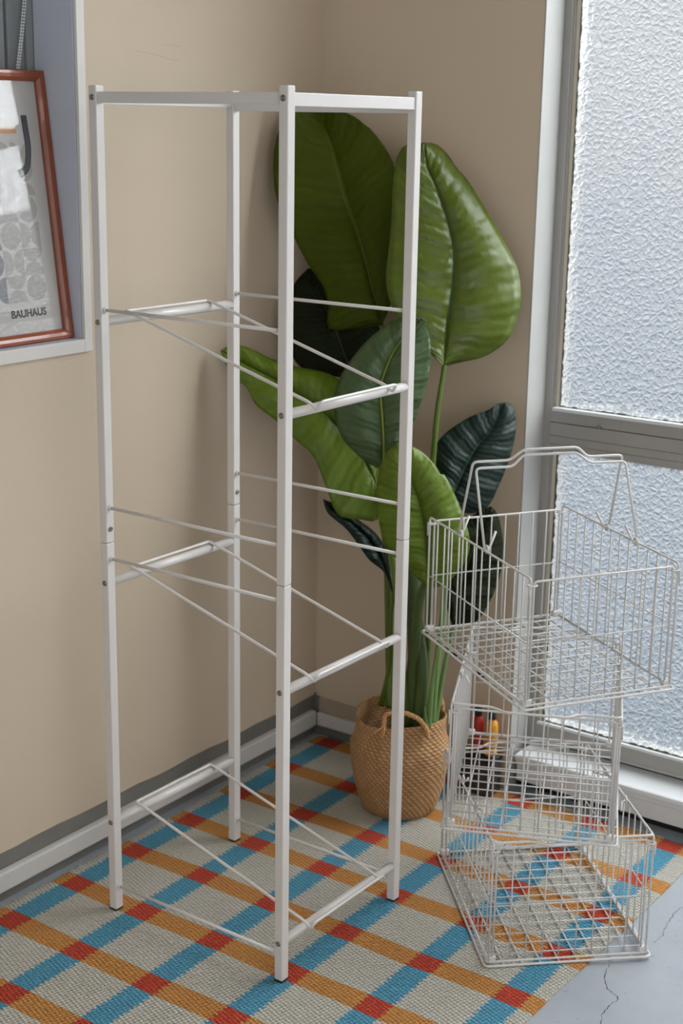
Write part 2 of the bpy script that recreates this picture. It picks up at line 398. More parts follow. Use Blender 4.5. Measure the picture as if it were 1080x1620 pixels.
# ------------------------------------------------------------------ rug
m = bpy.data.materials.new('woven_check_rug'); m.use_nodes = True; nb = NB(m); p = nb.n['Principled BSDF']
t = nb.n.new('ShaderNodeTexCoord').outputs['Object']
sxyz = nb.n.new('ShaderNodeSeparateXYZ'); nb.l.new(t, sxyz.inputs[0]); X, Y = sxyz.outputs['X'], sxyz.outputs['Y']
# yarn rows along x; blue edges step from row to row
row = nb.math('FLOOR', nb.math('DIVIDE', Y, 0.0052))
jag = nb.math('MULTIPLY', nb.math('MODULO', nb.math('ADD', row, 1000.0), 2.0), 0.004)
wn = nb.n.new('ShaderNodeTexWhiteNoise'); wn.noise_dimensions = '1D'; nb.l.new(row, wn.inputs['W'])
Xj = nb.math('ADD', nb.math('ADD', X, nb.math('SUBTRACT', jag, 0.0015)), nb.math('MULTIPLY', wn.outputs['Value'], 0.0025))
wob = nb.math('MULTIPLY', nb.math('SUBTRACT', nb.noise(t, 6, 2), 0.5), 0.012)
Yj = nb.math('ADD', Y, wob)
def stripe(v, c0, per, half):
    f = nb.math('ABSOLUTE', nb.math('SUBTRACT', nb.math('FRACT', nb.math('ADD', nb.math('DIVIDE', nb.math('SUBTRACT', v, c0), per), 0.5 + 20)), 0.5))
    return nb.math('LESS_THAN', f, half / per)
SB = stripe(Xj, 0.0665 + 0.002, 0.1510, 0.0220); SO = stripe(Yj, -0.0395, 0.14685, 0.0215)
n1 = nb.noise(t, 160, 3); n2 = nb.noise(t, 9, 3)
white = nb.mix(n1, rgb(168, 165, 152), rgb(206, 203, 192)); blue = nb.mix(n1, rgb(58, 122, 148), rgb(98, 160, 184))
orange = nb.mix(n1, rgb(160, 106, 50), rgb(198, 143, 84)); red = nb.mix(n1, rgb(142, 46, 32), rgb(182, 70, 52))
col = nb.mix(SO, nb.mix(SB, white, blue), nb.mix(SB, orange, red))
# weave relief: slanted stitches
kx, ky = 2 * PI / 0.0098, 2 * PI / 0.0104
a_ = nb.math('SINE', nb.math('ADD', nb.math('MULTIPLY', X, kx), nb.math('MULTIPLY', Y, ky * 0.5)))
b_ = nb.math('SINE', nb.math('SUBTRACT', nb.math('MULTIPLY', X, kx * 0.5), nb.math('MULTIPLY', Y, ky)))
hgt = nb.math('ADD', nb.math('MULTIPLY', a_, b_), nb.math('MULTIPLY', n1, 0.5))
gap = nb.n.new('ShaderNodeMapRange'); nb.l.new(hgt, gap.inputs['Value']); gap.inputs['From Min'].default_value = -0.95; gap.inputs['From Max'].default_value = 0.15
gap.inputs['To Min'].default_value = 0.55; gap.inputs['To Max'].default_value = 0.0
col = nb.mix(gap.outputs[0], col, rgb(92, 82, 66))
nb.l.new(col, p.inputs['Base Color']); p.inputs['Roughness'].default_value = 0.95; p.inputs['Specular IOR Level'].default_value = 0.1
nb.l.new(nb.bump(hgt, 0.8, 0.0022), p.inputs['Normal'])
M_RUG = m
bm = bmesh.new()
def ex0(y): return 0.026 + 0.003 * math.sin(y * 9) + random.uniform(-0.001, 0.001)
def ex1(y): return 0.873 + 0.005 * math.sin(y * 6 + 2.6)
NR = 160; pr_ = None
for i in range(NR + 1):
    y = -1.95 + (1.95 - 0.012) * i / NR; a = ex0(y); c_ = ex1(y)
    cur = [bm.verts.new(v) for v in ((a, y, FZ), (a, y, -0.001), (a + 0.004, y, 0), ((a + c_) / 2, y, 0), (c_ - 0.004, y, 0), (c_, y, -0.001), (c_, y, FZ))]
    if pr_:
        for k in range(6): bm.faces.new((pr_[k], pr_[k + 1], cur[k + 1], cur[k]))
    pr_ = cur
rug = build('woven_rug', bm, M_RUG)
tag(rug, 'flat woven rug checked in grey-white, blue, orange and red', 'rug')
bm = bmesh.new(); y = -1.9
while y < -0.02:
    L = random.uniform(0.003, 0.010); x0 = ex0(y) + 0.004
    box(bm, x0 - L, x0, y, y + 0.0024, FZ + 0.0005, -0.0008 + random.uniform(-0.001, 0.001)); y += random.uniform(0.0045, 0.0075)
fr = build('rug_fringe', bm, mat('cream_rug_yarn', rgb(186, 178, 158), 0.9, noise=(120, 0.2)), rug); fr['kind'] = 'stuff'

# ------------------------------------------------------------------ storage rack
RW, RD, PA, PB, RH = 0.3588, 0.3175, 0.0147, 0.0162, 1.30
rack = empty('storage_rack', (0.1675, -0.7999, 0), (0, 0, math.radians(-0.783)))
tag(rack, 'tall white metal rack frame with three open tiers and no baskets', 'storage rack')
POSTS = ((0, 0), (RW - PA, 0), (RW - PA, RD - PB), (0, RD - PB))
JZ = 0.626
for u, v in POSTS:
    bm = bmesh.new(); box(bm, u, u + PA, v, v + PB, 0.0025, JZ - 0.0004, 0.0014); build('lower_post', bm, M_WHITE, rack)
    bm = bmesh.new(); box(bm, u, u + PA, v, v + PB, JZ + 0.0004, RH, 0.0014); build('upper_post', bm, M_WHITE, rack)
    bm = bmesh.new(); box(bm, u - 0.0004, u + PA + 0.0004, v - 0.0004, v + PB + 0.0004, 0, 0.0032, 0.0006); build('foot_cap', bm, M_BLACK, rack)
TB0, TB1 = RH - 0.026, RH - 0.0085
bm = bmesh.new(); box(bm, PA, RW - PA, 0.003, 0.014, TB0 + 0.002, TB1, 0.001); build('top_bar', bm, M_WHITE, rack)
bm = bmesh.new(); box(bm, PA, RW - PA, RD - 0.014, RD - 0.003, TB0 - 0.005, TB1, 0.001); build('top_bar', bm, M_WHITE, rack)
for u in (0.002, RW - 0.0125):
    bm = bmesh.new(); box(bm, u, u + 0.0105, PB, RD - PB, TB0, TB1, 0.001); build('top_bar', bm, M_WHITE, rack)
RAILS = ((0.9643, 0.8685), (0.5614, 0.4657), (0.1569, 0.0641)); RR = 0.0072
def screw(parent, c, ax, s):
    bm = bmesh.new(); rot = Matrix.Rotation(PI / 2 * s, 4, 'X') if ax == 'y' else Matrix.Rotation(PI / 2 * s, 4, 'Y')
    mtx = Matrix.Translation(c) @ rot
    prof = ((0.0001, 0.0026), (0.0016, 0.0026), (0.0016, 0.0012), (0.0016, 0.0026), (0.0028, 0.0024), (0.0040, 0.0014), (0.0042, 0.0))
    lathe(bm, ((0.0004, 0.0009), (0.0019, 0.0009), (0.0021, 0.0025), (0.0032, 0.0022), (0.0042, 0.0010), (0.0042, -0.0004)), 16, cap0=True)
    bm.transform(mtx); build('screw', bm, M_STEEL, parent, True)
for zi, (za, zb) in enumerate(RAILS):
    for u, z in ((PA / 2, za), (RW - PA / 2, zb)):
        bm = bmesh.new(); tube(bm, [(u, PB - 0.001, z), (u, RD - PB + 0.001, z)], RR, 20); build('basket_rail', bm, M_WHITE, rack)
        screw(rack, (u, 0.0, z), 'y', 1); screw(rack, (u, RD, z), 'y', -1)
    # bent wire runner: two sloping wires joined by raised stops
    v1, v2, wr = 0.064, 0.250, 0.0025
    ua, ub = PA / 2, RW - PA / 2
    def side(v): return [(ua - 0.005, v, za + 0.0105), (ua + 0.004, v, za + 0.0092), (ub - 0.003, v, zb + RR + wr), (ub + 0.0140, v, zb + 0.0010), (ub + 0.0190, v, zb + 0.0110)]
    s1, s2 = side(v1), side(v2)
    loop = s1 + [(ub + 0.0195, v1 + 0.006, zb + 0.0125)] + [(ub + 0.0195, v2 - 0.006, zb + 0.0125)] + s2[::-1]
    bm = bmesh.new(); tube(bm, fillet(loop, 0.004, 4, closed=True), wr, 10, closed=True); build('wire_runner', bm, M_WHITE, rack)
for u, v in ((PA / 2, 0), (RW - PA / 2, 0)): screw(rack, (u, 0, RH - 0.016), 'y', 1)
for u, v, s in ((PA, PB / 2, 1), (PA, RD - PB / 2, 1), (RW - PA, PB / 2, -1), (RW - PA, RD - PB / 2, -1)): screw(rack, (u, v, 0.648), 'x', s)
for z in (0.9822, 0.6814, 0.6006, 0.0428):
    for v in (PB / 2, RD - PB / 2):
        bm = bmesh.new(); tube(bm, [(PA - 0.001, v, z), (RW - PA + 0.001, v, z)], 0.0027, 12)
        for u0, u1 in ((PA, PA + 0.003), (RW - PA - 0.003, RW - PA)): tube(bm, [(u0, v, z), (u1, v, z)], 0.0045, 12)
        build('tie_rod', bm, M_WHITE, rack)

# ------------------------------------------------------------------ wire baskets
BL, BS, BH = 0.368, 0.2657, 0.2024
def make_basket(loc, rot, label, handle):
    e = empty('wire_basket', loc, rot); tag(e, label, 'wire basket', 'stacked wire baskets')
    hx, hy = BS / 2, BL / 2
    def part(name, fn, m_=M_WIRE):
        bm = bmesh.new(); fn(bm); return build(name, bm, m_, e)
    def frame(bm):
        tube(bm, fillet([(-hx, -hy, 0), (hx, -hy, 0), (hx, hy, 0), (-hx, hy, 0)], 0.009, 4, True), 0.0021, 8, True)
        k = 0.006; tube(bm, fillet([(-hx + k, -hy + k, .0042), (hx - k, -hy + k, .0042), (hx - k, hy - k, .0042), (-hx + k, hy - k, .0042)], 0.004, 3, True), 0.0017, 8, True)
    part('base_frame', frame)
    def grid(bm):
        for i in range(1, 9):
            x = -hx + BS * i / 9; tube(bm, [(x, -hy, .0008), (x, hy, .0008)], 0.00128, 6)
        for j in range(1, 13):
            y = -hy + BL * j / 13; tube(bm, [(-hx, y, .0032), (hx, y, .0032)], 0.0012, 6)
    part('floor_grid', grid)
    ix, iy = hx - 0.007, hy - 0.007
    for s in (-1, 1):                                  # long side panels
        def side(bm):
            x = s * ix
            pts = [(x, iy, 0.004), (x, iy, BH), (x, -iy, BH), (x, -iy, 0.004)]
            tube(bm, fillet(pts, 0.006, 4), 0.0018, 8); tube(bm, [(x, -iy, 0.006), (x, iy, 0.006)], 0.0017, 8)
            for j in range(1, 13):
                y = -iy + 2 * iy * j / 13; tube(bm, [(x - s * .002, y, .004), (x - s * .002, y, BH)], 0.0012, 6)
            tube(bm, [(x, -iy, BH * .5), (x, iy, BH * .5)], 0.0012, 6)
        part('side_panel', side)
        def end(bm):
            y = s * (iy - 0.003); k = ix - 0.007
            pts = [(-k, y, 0.004), (-k, y, BH - 0.006), (k, y, BH - 0.006), (k, y, 0.004)]
            tube(bm, fillet(pts, 0.006, 4), 0.0018, 8)
            for i in range(1, 9):
                x = -k + 2 * k * i / 9; tube(bm, [(x, y - s * .002, .004), (x, y - s * .002, BH - .006)], 0.0012, 6)
            tube(bm, [(-k, y, BH * .5), (k, y, BH * .5)], 0.0012, 6)
        part('end_panel', end)
    for sx_ in (-1, 1):
        for sy in (-1, 1):
            def hook(bm):                              # corner ring and drop pin
                x, y, z = sx_ * (ix - 0.0035), sy * (iy - 0.0015), BH - 0.011
                ring = [(x + 0.0075 * math.cos(a), y + 0.0045 * math.sin(a), z) for a in [2 * PI * k / 12 for k in range(12)]]
                tube(bm, ring, 0.0014, 6, True)
                tube(bm, [(x + sx_ * .006, y + sy * 0.003, z + .002), (x + sx_ * .006, y + sy * 0.003, z - 0.020)], 0.0014, 6)
            part('corner_hook', hook)
            def clip(bm):
                x, y = sx_ * (ix - 0.004), sy * (iy - 0.004)
                box(bm, x - 0.007, x + 0.007, y - 0.005, y + 0.005, 0.002, 0.0125, 0.0015)
                tube(bm, [(x - .008, y, .009), (x + .008, y, .009)], 0.0032, 8)
            part('hinge_clip', clip)
    # two carrying handles
    hh = 0.122
    for s in (-1, 1):
        def hnd(bm):
            if handle == 'up':
                feet = {-1: 0.068 if s > 0 else -0.026, 1: 0.026 if s > 0 else -0.062}
                tops = {-1: 0.021 + s * 0.005, 1: -0.006 + s * 0.005}; zt = BH + 0.129 - (0.0 if s > 0 else 0.008)
            else:
                feet = {-1: s * 0.050, 1: s * 0.050}; tops = {-1: s * 0.174, 1: s * 0.174}; zt = BH + 0.001
            prof = [(-1, 0.0), (-1, 1.0), (-0.52, 1.0), (-0.36, 1.135), (0.36, 1.135), (0.52, 1.0), (1, 1.0), (1, 0.0)]
            pts = []
            for a, q in prof:
                fy = feet[-1] + (feet[1] - feet[-1]) * (a + 1) / 2; ty = tops[-1] + (tops[1] - tops[-1]) * (a + 1) / 2
                pts.append(Vector((a * ix, fy + (ty - fy) * q, BH + (zt - BH) * q)))
            tube(bm, fillet(pts, 0.008, 4), 0.0021, 8)
            for a in (-1, 1):                          # eye round the rim with an upturned tail
                c = Vector((a * ix, feet[a], BH + 0.002))
                ring = [c + Vector((0.0, 0.0052 * math.cos(k * PI / 6), 0.0052 * math.sin(k * PI / 6))) for k in range(12)]
                ring = [Vector((q.x - a * 0.0035, q.y, q.z)) for q in ring]
                tube(bm, ring, 0.0019, 6, True)
                if handle == 'up':
                    tube(bm, [c + Vector((-a * .004, 0, -.003)), c + Vector((-a * .010, 0.002, .004)), c + Vector((-a * .021, 0.006, .026))], 0.0020, 8)
                else:
                    tube(bm, [c + Vector((-a * .004, 0, -.003)), c + Vector((-a * .010, s * .002, -.004)), c + Vector((-a * .017, s * .022, -.009))], 0.0020, 8)
        part('carrying_handle', hnd)
    return e
make_basket((0.6911, -0.3282, 0.4165), (0.006, -0.003, 0.983), 'topmost white wire basket of the twisted stack, both handles raised', 'up')
make_basket((0.7078, -0.3630, 0.2105), (0.010, 0.006, 0.4361), 'middle white wire basket of the stack, between the other two', 'down')
make_basket((0.7228, -0.3607, 0.0024), (0, 0, 0.7519), 'lowest white wire basket, standing on the rug and concrete under two others', 'down')

# ------------------------------------------------------------------ potted plant
PX, PY = 0.343, -0.200
pot = empty('potted_plant', (PX, PY, 0)); tag(pot, 'tall artificial banana-leaf plant in a woven seagrass basket', 'potted plant')
def seagrass():
    m = bpy.data.materials.new('woven_seagrass'); m.use_nodes = True; nb = NB(m); p = nb.n['Principled BSDF']
    t = nb.n.new('ShaderNodeTexCoord').outputs['Object']; s3 = nb.n.new('ShaderNodeSeparateXYZ'); nb.l.new(t, s3.inputs[0])
    ang = nb.math('ARCTAN2', s3.outputs['Y'], s3.outputs['X'])
    row = nb.math('DIVIDE', s3.outputs['Z'], 0.0062)
    par = nb.math('MULTIPLY', nb.math('MODULO', nb.math('FLOOR', nb.math('ADD', row, 100.0)), 2.0), PI)
    A = nb.math('ADD', nb.math('MULTIPLY', ang, 46.0), nb.math('MULTIPLY', nb.math('FRACT', nb.math('ADD', row, 100.0)), 2.2))
    s1 = nb.math('SINE', nb.math('ADD', A, par)); s2 = nb.math('ABSOLUTE', nb.math('SINE', nb.math('MULTIPLY', row, PI)))
    h = nb.math('MULTIPLY', nb.math('ADD', nb.math('MULTIPLY', s1, 0.5), 0.6), s2)
    n1 = nb.noise(t, 70, 4); n2 = nb.noise(t, 11, 2)
    c = nb.mix(n1, rgb(146, 104, 62), rgb(220, 178, 126)); c = nb.mix(nb.math('MULTIPLY', n2, 0.5), c, rgb(186, 132, 80))
    g = nb.n.new('ShaderNodeMapRange'); nb.l.new(h, g.inputs['Value']); g.inputs['From Max'].default_value = 0.5; g.inputs['To Min'].default_value = 0.6; g.inputs['To Max'].default_value = 0
    c = nb.mix(g.outputs[0], c, rgb(72, 44, 22))
    nb.l.new(c, p.inputs['Base Color']); p.inputs['Roughness'].default_value = 0.8
    nb.l.new(nb.bump(nb.math('ADD', h, nb.math('MULTIPLY', n1, 0.3)), 0.7, 0.003), p.inputs['Normal']); return m
M_SEA = seagrass()
bm = bmesh.new()
prof = [(0.058, 0.0), (0.066, 0.004), (0.074, 0.022), (0.083, 0.055), (0.0895, 0.090), (0.0925, 0.120), (0.0925, 0.134), (0.0865, 0.148), (0.0835, 0.160), (0.0828, 0.178), (0.0835, 0.190),
        (0.0815, 0.192), (0.0790, 0.190), (0.0785, 0.165), (0.082, 0.14), (0.080, 0.11)]
lathe(bm, prof, 96)
for v in bm.verts:                                     # hand-made unevenness
    a = math.atan2(v.co.y, v.co.x); k = 1 + 0.018 * math.sin(2 * a + 0.8) + 0.010 * math.sin(5 * a + v.co.z * 20)
    v.co.x *= k; v.co.y *= k
    if v.co.z > 0.14: v.co.z += 0.0055 * math.sin(a * 2 + 2.4) * (v.co.z - 0.14) / 0.05
basket = build('seagrass_basket', bm, M_SEA, pot, True)
bm = bmesh.new(); bmesh.ops.create_cone(bm, cap_ends=True, segments=48, radius1=0.080, radius2=0.080, depth=0.01, matrix=Matrix.Translation((0, 0, 0.120)))
build('potting_fill', bm, mat('dark_soil', rgb(34, 26, 20), 0.95, noise=(60, 0.4), bump=(80, 1.0)), pot)
M_BRAID = mat('braided_seagrass', rgb(188, 140, 92), 0.8, noise=(120, 0.25), bump=(160, 0.5))
def braid(pts):
    bm = bmesh.new(); P_ = fillet(pts, 0.012, 8); fine = []
    for a, b2 in zip(P_, P_[1:]):
        n_ = max(1, int((b2 - a).length / 0.002))
        for k in range(n_): fine.append(a.lerp(b2, k / n_))
    fine.append(P_[-1]); L = 0
    for ph in (0, 2 * PI / 3, 4 * PI / 3):
        out = []
        for i, q in enumerate(fine):
            tn = (fine[min(i + 1, len(fine) - 1)] - fine[max(0, i - 1)]).normalized(); s_ = tn.cross(Vector((0.5, -0.8, 0.1))).normalized(); u_ = tn.cross(s_)
            an = ph + i * 0.55; out.append(q + s_ * math.cos(an) * 0.0024 + u_ * math.sin(an) * 0.0018)
        tube(bm, out, 0.0024, 7)
    return build('braided_handle', bm, M_BRAID, basket, True)
inv = Vector((PX, PY, 0))
fr_d = 2.675
hp = [at(602, 1166, fr_d + .005) - inv, at(607, 1152, fr_d) - inv, at(608, 1129, fr_d - .005) - inv, at(640, 1127, fr_d - .008) - inv, at(664, 1138, fr_d - .004) - inv, at(673, 1152, fr_d) - inv, at(677, 1166, fr_d + .004) - inv]
braid(hp)
bm = bmesh.new()
tube(bm, [at(608, 1148, fr_d - .004) - inv, at(598, 1156, fr_d - .004) - inv, at(587, 1162, fr_d - .002) - inv], 0.0018, 6)
tube(bm, [at(608, 1150, fr_d - .006) - inv, at(607, 1160, fr_d - .006) - inv, at(602, 1165, fr_d - .004) - inv], 0.0018, 6)
build('handle_tie', bm, M_BRAID, basket, True)
braid([(-0.045, 0.070, 0.170), (-0.045, 0.074, 0.205), (0.02, 0.085, 0.212), (0.045, 0.075, 0.200), (0.045, 0.072, 0.170)])

def leaf_mat(name, base, vein, gloss=0.38, spec=0.45):
    m = bpy.data.materials.new(name); m.use_nodes = True; nb = NB(m); p = nb.n['Principled BSDF']
    uv = nb.n.new('ShaderNodeUVMap').outputs[0]; s3 = nb.n.new('ShaderNodeSeparateXYZ'); nb.l.new(uv, s3.inputs[0])
    U, V = s3.outputs['X'], s3.outputs['Y']            # U along the midrib, V across (-1..1 stored 0..1)
    side = nb.math('ABSOLUTE', nb.math('SUBTRACT', nb.math('MULTIPLY', V, 2.0), 1.0))
    nz = nb.noise(uv, 5, 3)
    ph = nb.math('ADD', nb.math('MULTIPLY', nb.math('SUBTRACT', U, nb.math('MULTIPLY', side, 0.10)), 150.0), nb.math('MULTIPLY', nz, 9.0))
    ribs = nb.math('SINE', ph); rib2 = nb.math('SINE', nb.math('MULTIPLY', ph, 0.31))
    n2 = nb.noise(uv, 2.5, 4)
    c = nb.mix(n2, tuple(x * 0.72 for x in base[:3]) + (1,), tuple(min(1, x * 1.25) for x in base[:3]) + (1,))
    c = nb.mix(nb.math('MULTIPLY', nb.math('ADD', ribs, 1.0), 0.07), c, tuple(x * 1.7 for x in base[:3]) + (1,))
    mid = nb.math('LESS_THAN', side, 0.035); c = nb.mix(nb.math('MULTIPLY', mid, 0.8), c, vein)
    nb.l.new(c, p.inputs['Base Color']); p.inputs['Roughness'].default_value = gloss; p.inputs['Specular IOR Level'].default_value = spec
    h = nb.math('ADD', nb.math('MULTIPLY', ribs, 0.30), nb.math('MULTIPLY', rib2, 1.15))
    nb.l.new(nb.bump(h, 0.7, 0.0018), p.inputs['Normal']); return m
LM_MID = leaf_mat('leaf_green', rgb(68, 82, 6), rgb(58, 80, 20), 0.36, 0.36)
LM_DEEP = leaf_mat('leaf_deep_olive', rgb(54, 64, 0), rgb(76, 88, 22), 0.6, 0.12)
LM_BRIGHT = leaf_mat('leaf_bright_green', rgb(78, 97, 12), rgb(70, 88, 20), 0.45, 0.28)
LM_BLUE = leaf_mat('leaf_bluish_green', rgb(58, 80, 42), rgb(120, 132, 50), 0.42, 0.45)
LM_DARK = leaf_mat('leaf_dark_bluish', rgb(20, 36, 30), rgb(50, 74, 70), 0.5, 0.22)
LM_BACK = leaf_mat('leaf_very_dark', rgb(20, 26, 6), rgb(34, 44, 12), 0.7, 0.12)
M_DRIB = mat('dark_leaf_groove', rgb(40, 56, 10), 0.5, noise=(20, 0.2))
M_STEM = mat('plant_stem_green', rgb(80, 100, 28), 0.4, noise=(14, 0.35), bump=(30, 0.3))
M_STEMD = mat('plant_trunk_green', rgb(62, 80, 34), 0.45, noise=(12, 0.45), bump=(24, 0.4))
M_STEML = mat('plant_stem_pale_green', rgb(98, 126, 66), 0.4, noise=(14, 0.3), bump=(30, 0.3))
M_VEIN = mat('leaf_midrib_yellow_green', rgb(132, 142, 52), 0.45, noise=(20, 0.15))

def resample(pts, n):
    pts = [Vector((p[0], p[1])) for p in pts]
    # catmull-rom then even spacing
    dense = []
    for i in range(len(pts) - 1):
        p0 = pts[max(0, i - 1)]; p1 = pts[i]; p2 = pts[i + 1]; p3 = pts[min(len(pts) - 1, i + 2)]
        for k in range(12):
            t = k / 12
            dense.append(0.5 * ((2 * p1) + (p2 - p0) * t + (2 * p0 - 5 * p1 + 4 * p2 - p3) * t * t + (3 * p1 - p0 - 3 * p2 + p3) * t ** 3))
    dense.append(pts[-1]); cum = [0]
    for a, b2 in zip(dense, dense[1:]): cum.append(cum[-1] + (b2 - a).length)
    out = []; j = 0
    for i in range(n):
        s = cum[-1] * i / (n - 1)
        while j < len(cum) - 2 and cum[j + 1] < s: j += 1
        f = (s - cum[j]) / max(1e-9, cum[j + 1] - cum[j]); out.append(dense[j].lerp(dense[j + 1], min(1, max(0, f))))
    return out
def leaf(mid, L, R_, dm, dl, dr, m_, fold=0.012, wave=0.0025, label=None, rib=None, ribr=0.0026, rib_end=0.93, seed=1):
    """mid/L/R_: traced lines base->tip; dm, dl, dr: (base, tip) distances of midrib and both edges"""
    rnd = random.Random(seed); n = 48; K = 13
    M_ = resample(mid, n); A = resample(L, n); B = resample(R_, n)
    bm = bmesh.new(); uvl = bm.loops.layers.uv.new('UVMap'); rows = []
    f1, f2 = rnd.uniform(5, 8), rnd.uniform(0, 6)
    for i in range(n):
        t = i / (n - 1); row = []
        for j in range(-K, K + 1):
            s = (abs(j) / K) ** 1.45; E = A[i] if j < 0 else B[i]; q = M_[i].lerp(E, s)
            d0 = dm[0] + (dm[1] - dm[0]) * t; de = (dl if j < 0 else dr); d1 = de[0] + (de[1] - de[0]) * t
            # shallow groove at the midrib, blades bulging towards the viewer, then falling back
            d_ = d0 + (d1 - d0) * s * s - fold * math.sin(PI * min(1, s * 1.05)) * math.sin(PI * min(1, max(0, t))) ** 0.5
            d_ += 0.0045 * math.exp(-(s / 0.045) ** 2) * (1 - 0.6 * t)
            d_ += wave * math.sin(t * f1 * 2 + f2 + (0 if j < 0 else 1.7)) * s * s
            row.append(bm.verts.new(at(q.x, q.y, d_) - inv))
        rows.append(row)
    for i in range(n - 1):
        for j in range(2 * K):
            vs4 = (rows[i][j], rows[i][j + 1], rows[i + 1][j + 1], rows[i + 1][j])
            f = bm.faces.new(vs4); f.smooth = True
            for lp, (ii, jj) in zip(f.loops, ((i, j), (i, j + 1), (i + 1, j + 1), (i + 1, j))): jj_ = jj - K; lp[uvl].uv = (ii / (n - 1), 0.5 + 0.5 * math.copysign((abs(jj_) / K) ** 1.45, jj_))
    me = bpy.data.meshes.new('leaf'); bm.to_mesh(me); bm.free()
    ob = link('leaf', me, m_, pot, True)
    so = ob.modifiers.new('thickness', 'SOLIDIFY'); so.thickness = 0.0012; so.offset = 0
    if label: ob['label'] = label
    bm = bmesh.new(); k = int(n * rib_end)
    tube(bm, [at(M_[i].x, M_[i].y, dm[0] + (dm[1] - dm[0]) * i / (n - 1) + (0.0040 * (1 - 0.6 * i / n) if rib is None else -0.0002)) - inv for i in range(k)], lambda t: ribr * (1 - 0.8 * t), 8)
    build('midrib', bm, rib or M_DRIB, ob, True)
    return ob
def stem(pix, r0, r1, m_, label=None):
    P_ = [at(x, y, d_) - inv for x, y, d_ in pix]; dense = []
    for i in range(len(P_) - 1):
        p0 = P_[max(0, i - 1)]; p1 = P_[i]; p2 = P_[i + 1]; p3 = P_[min(len(P_) - 1, i + 2)]
        for k in range(8):
            t = k / 8; dense.append(0.5 * ((2 * p1) + (p2 - p0) * t + (2 * p0 - 5 * p1 + 4 * p2 - p3) * t * t + (3 * p1 - p0 - 3 * p2 + p3) * t ** 3))
    dense.append(P_[-1]); bm = bmesh.new(); tube(bm, dense, lambda t: r0 + (r1 - r0) * t, 12)
    ob = build('stem', bm, m_, pot, True)
    if label: ob['label'] = label
    return ob
# nine leaves
leaf([(604, 514), (593, 470), (569, 379), (548, 318), (526, 234), (506, 186), (496, 156)],
     [(604, 514), (560, 520), (523, 521), (517, 506), (520, 487), (511, 453), (490, 422), (467, 380), (440, 323), (432, 265), (439, 212), (461, 172), (496, 156)],
     [(604, 514), (618, 480), (626, 430), (631, 380), (632, 330), (625, 268), (608, 232), (587, 205), (579, 199), (563, 186), (533, 172), (496, 156)],
     (2.665, 2.700), (2.69, 2.655), (2.655, 2.68), LM_DEEP, 0.012, label='large dark olive leaf at the back left', seed=1)
leaf([(702, 580), (706, 521), (716, 447), (717, 392), (706, 343), (689, 294), (676, 262), (671, 226)],
     [(702, 580), (684, 562), (658, 542), (628, 505), (611, 450), (615, 390), (619, 348), (622, 285), (630, 244), (644, 229), (671, 226)],
     [(702, 580), (728, 573), (768, 563), (802, 538), (820, 497), (823, 459), (817, 422), (792, 373), (763, 323), (738, 284), (719, 262), (714, 253), (701, 237), (686, 227), (671, 226)],
     (2.585, 2.585), (2.575, 2.59), (2.60, 2.61), LM_MID, 0.008, label='large glossy green leaf, highest on the right', seed=2)
leaf([(600, 742), (607, 722), (605, 663), (602, 622), (606, 596), (620, 561), (635, 539), (652, 520), (666, 503)],
     [(600, 742), (582, 732), (562, 716), (541, 692), (529, 655), (530, 618), (549, 578), (581, 539), (614, 512), (640, 501), (666, 503)],
     [(600, 742), (618, 728), (640, 700), (661, 649), (673, 616), (680, 578), (681, 547), (676, 522), (672, 517), (674, 507), (666, 503)],
     (2.59, 2.54), (2.60, 2.565), (2.585, 2.535), LM_BLUE, 0.012, label='bluish green upright leaf with a yellow midrib', rib=M_VEIN, seed=3)
leaf([(598, 776), (581, 735), (560, 702), (530, 668), (490, 634), (440, 602), (395, 578), (349, 555)],
     [(598, 776), (598, 821), (570, 822), (534, 813), (514, 766), (495, 722), (464, 693), (438, 667), (405, 641), (389, 612), (367, 596), (349, 555)],
     [(598, 776), (600, 720), (585, 660), (560, 622), (521, 592), (464, 579), (436, 570), (424, 566), (392, 550), (365, 547), (349, 555)],
     (2.640, 2.640), (2.62, 2.635), (2.69, 2.645), LM_BRIGHT, 0.010, label='long bright leaf arching down to the left wall', seed=4)
leaf([(677, 932), (676, 890), (672, 830), (663, 790), (653, 765), (641, 730), (628, 701)],
     [(677, 932), (650, 905), (622, 878), (603, 842), (595, 785), (599, 750), (609, 719), (628, 701)],
     [(677, 932), (700, 925), (722, 908), (739, 882), (743, 853), (733, 817), (716, 776), (703, 752), (696, 750), (690, 739), (674, 721), (655, 708), (628, 701)],
     (2.55, 2.51), (2.565, 2.52), (2.55, 2.515), LM_BRIGHT, 0.010, label='bright green front leaf with fine slanting veins', seed=5)
leaf([(712, 806), (722, 770), (741, 729), (757, 703), (776, 682), (799, 637)],
     [(712, 806), (694, 778), (687, 740), (688, 708), (705, 685), (741, 661), (773, 648), (786, 639), (799, 637)],
     [(712, 806), (745, 812), (770, 803), (788, 770), (806, 724), (815, 685), (816, 659), (811, 643), (799, 637)],
     (2.64, 2.66), (2.65, 2.655), (2.65, 2.665), LM_DARK, 0.010, label='dark bluish leaf leaning to the right', seed=6)
leaf([(716, 992), (728, 930), (748, 870), (776, 801)],
     [(716, 992), (704, 940), (714, 870), (740, 822), (776, 801)],
     [(716, 992), (752, 984), (775, 950), (790, 912), (796, 866), (788, 817), (776, 801)],
     (2.67, 2.68), (2.68, 2.68), (2.68, 2.69), LM_BACK, 0.008, label='very dark low leaf behind the baskets', seed=7)
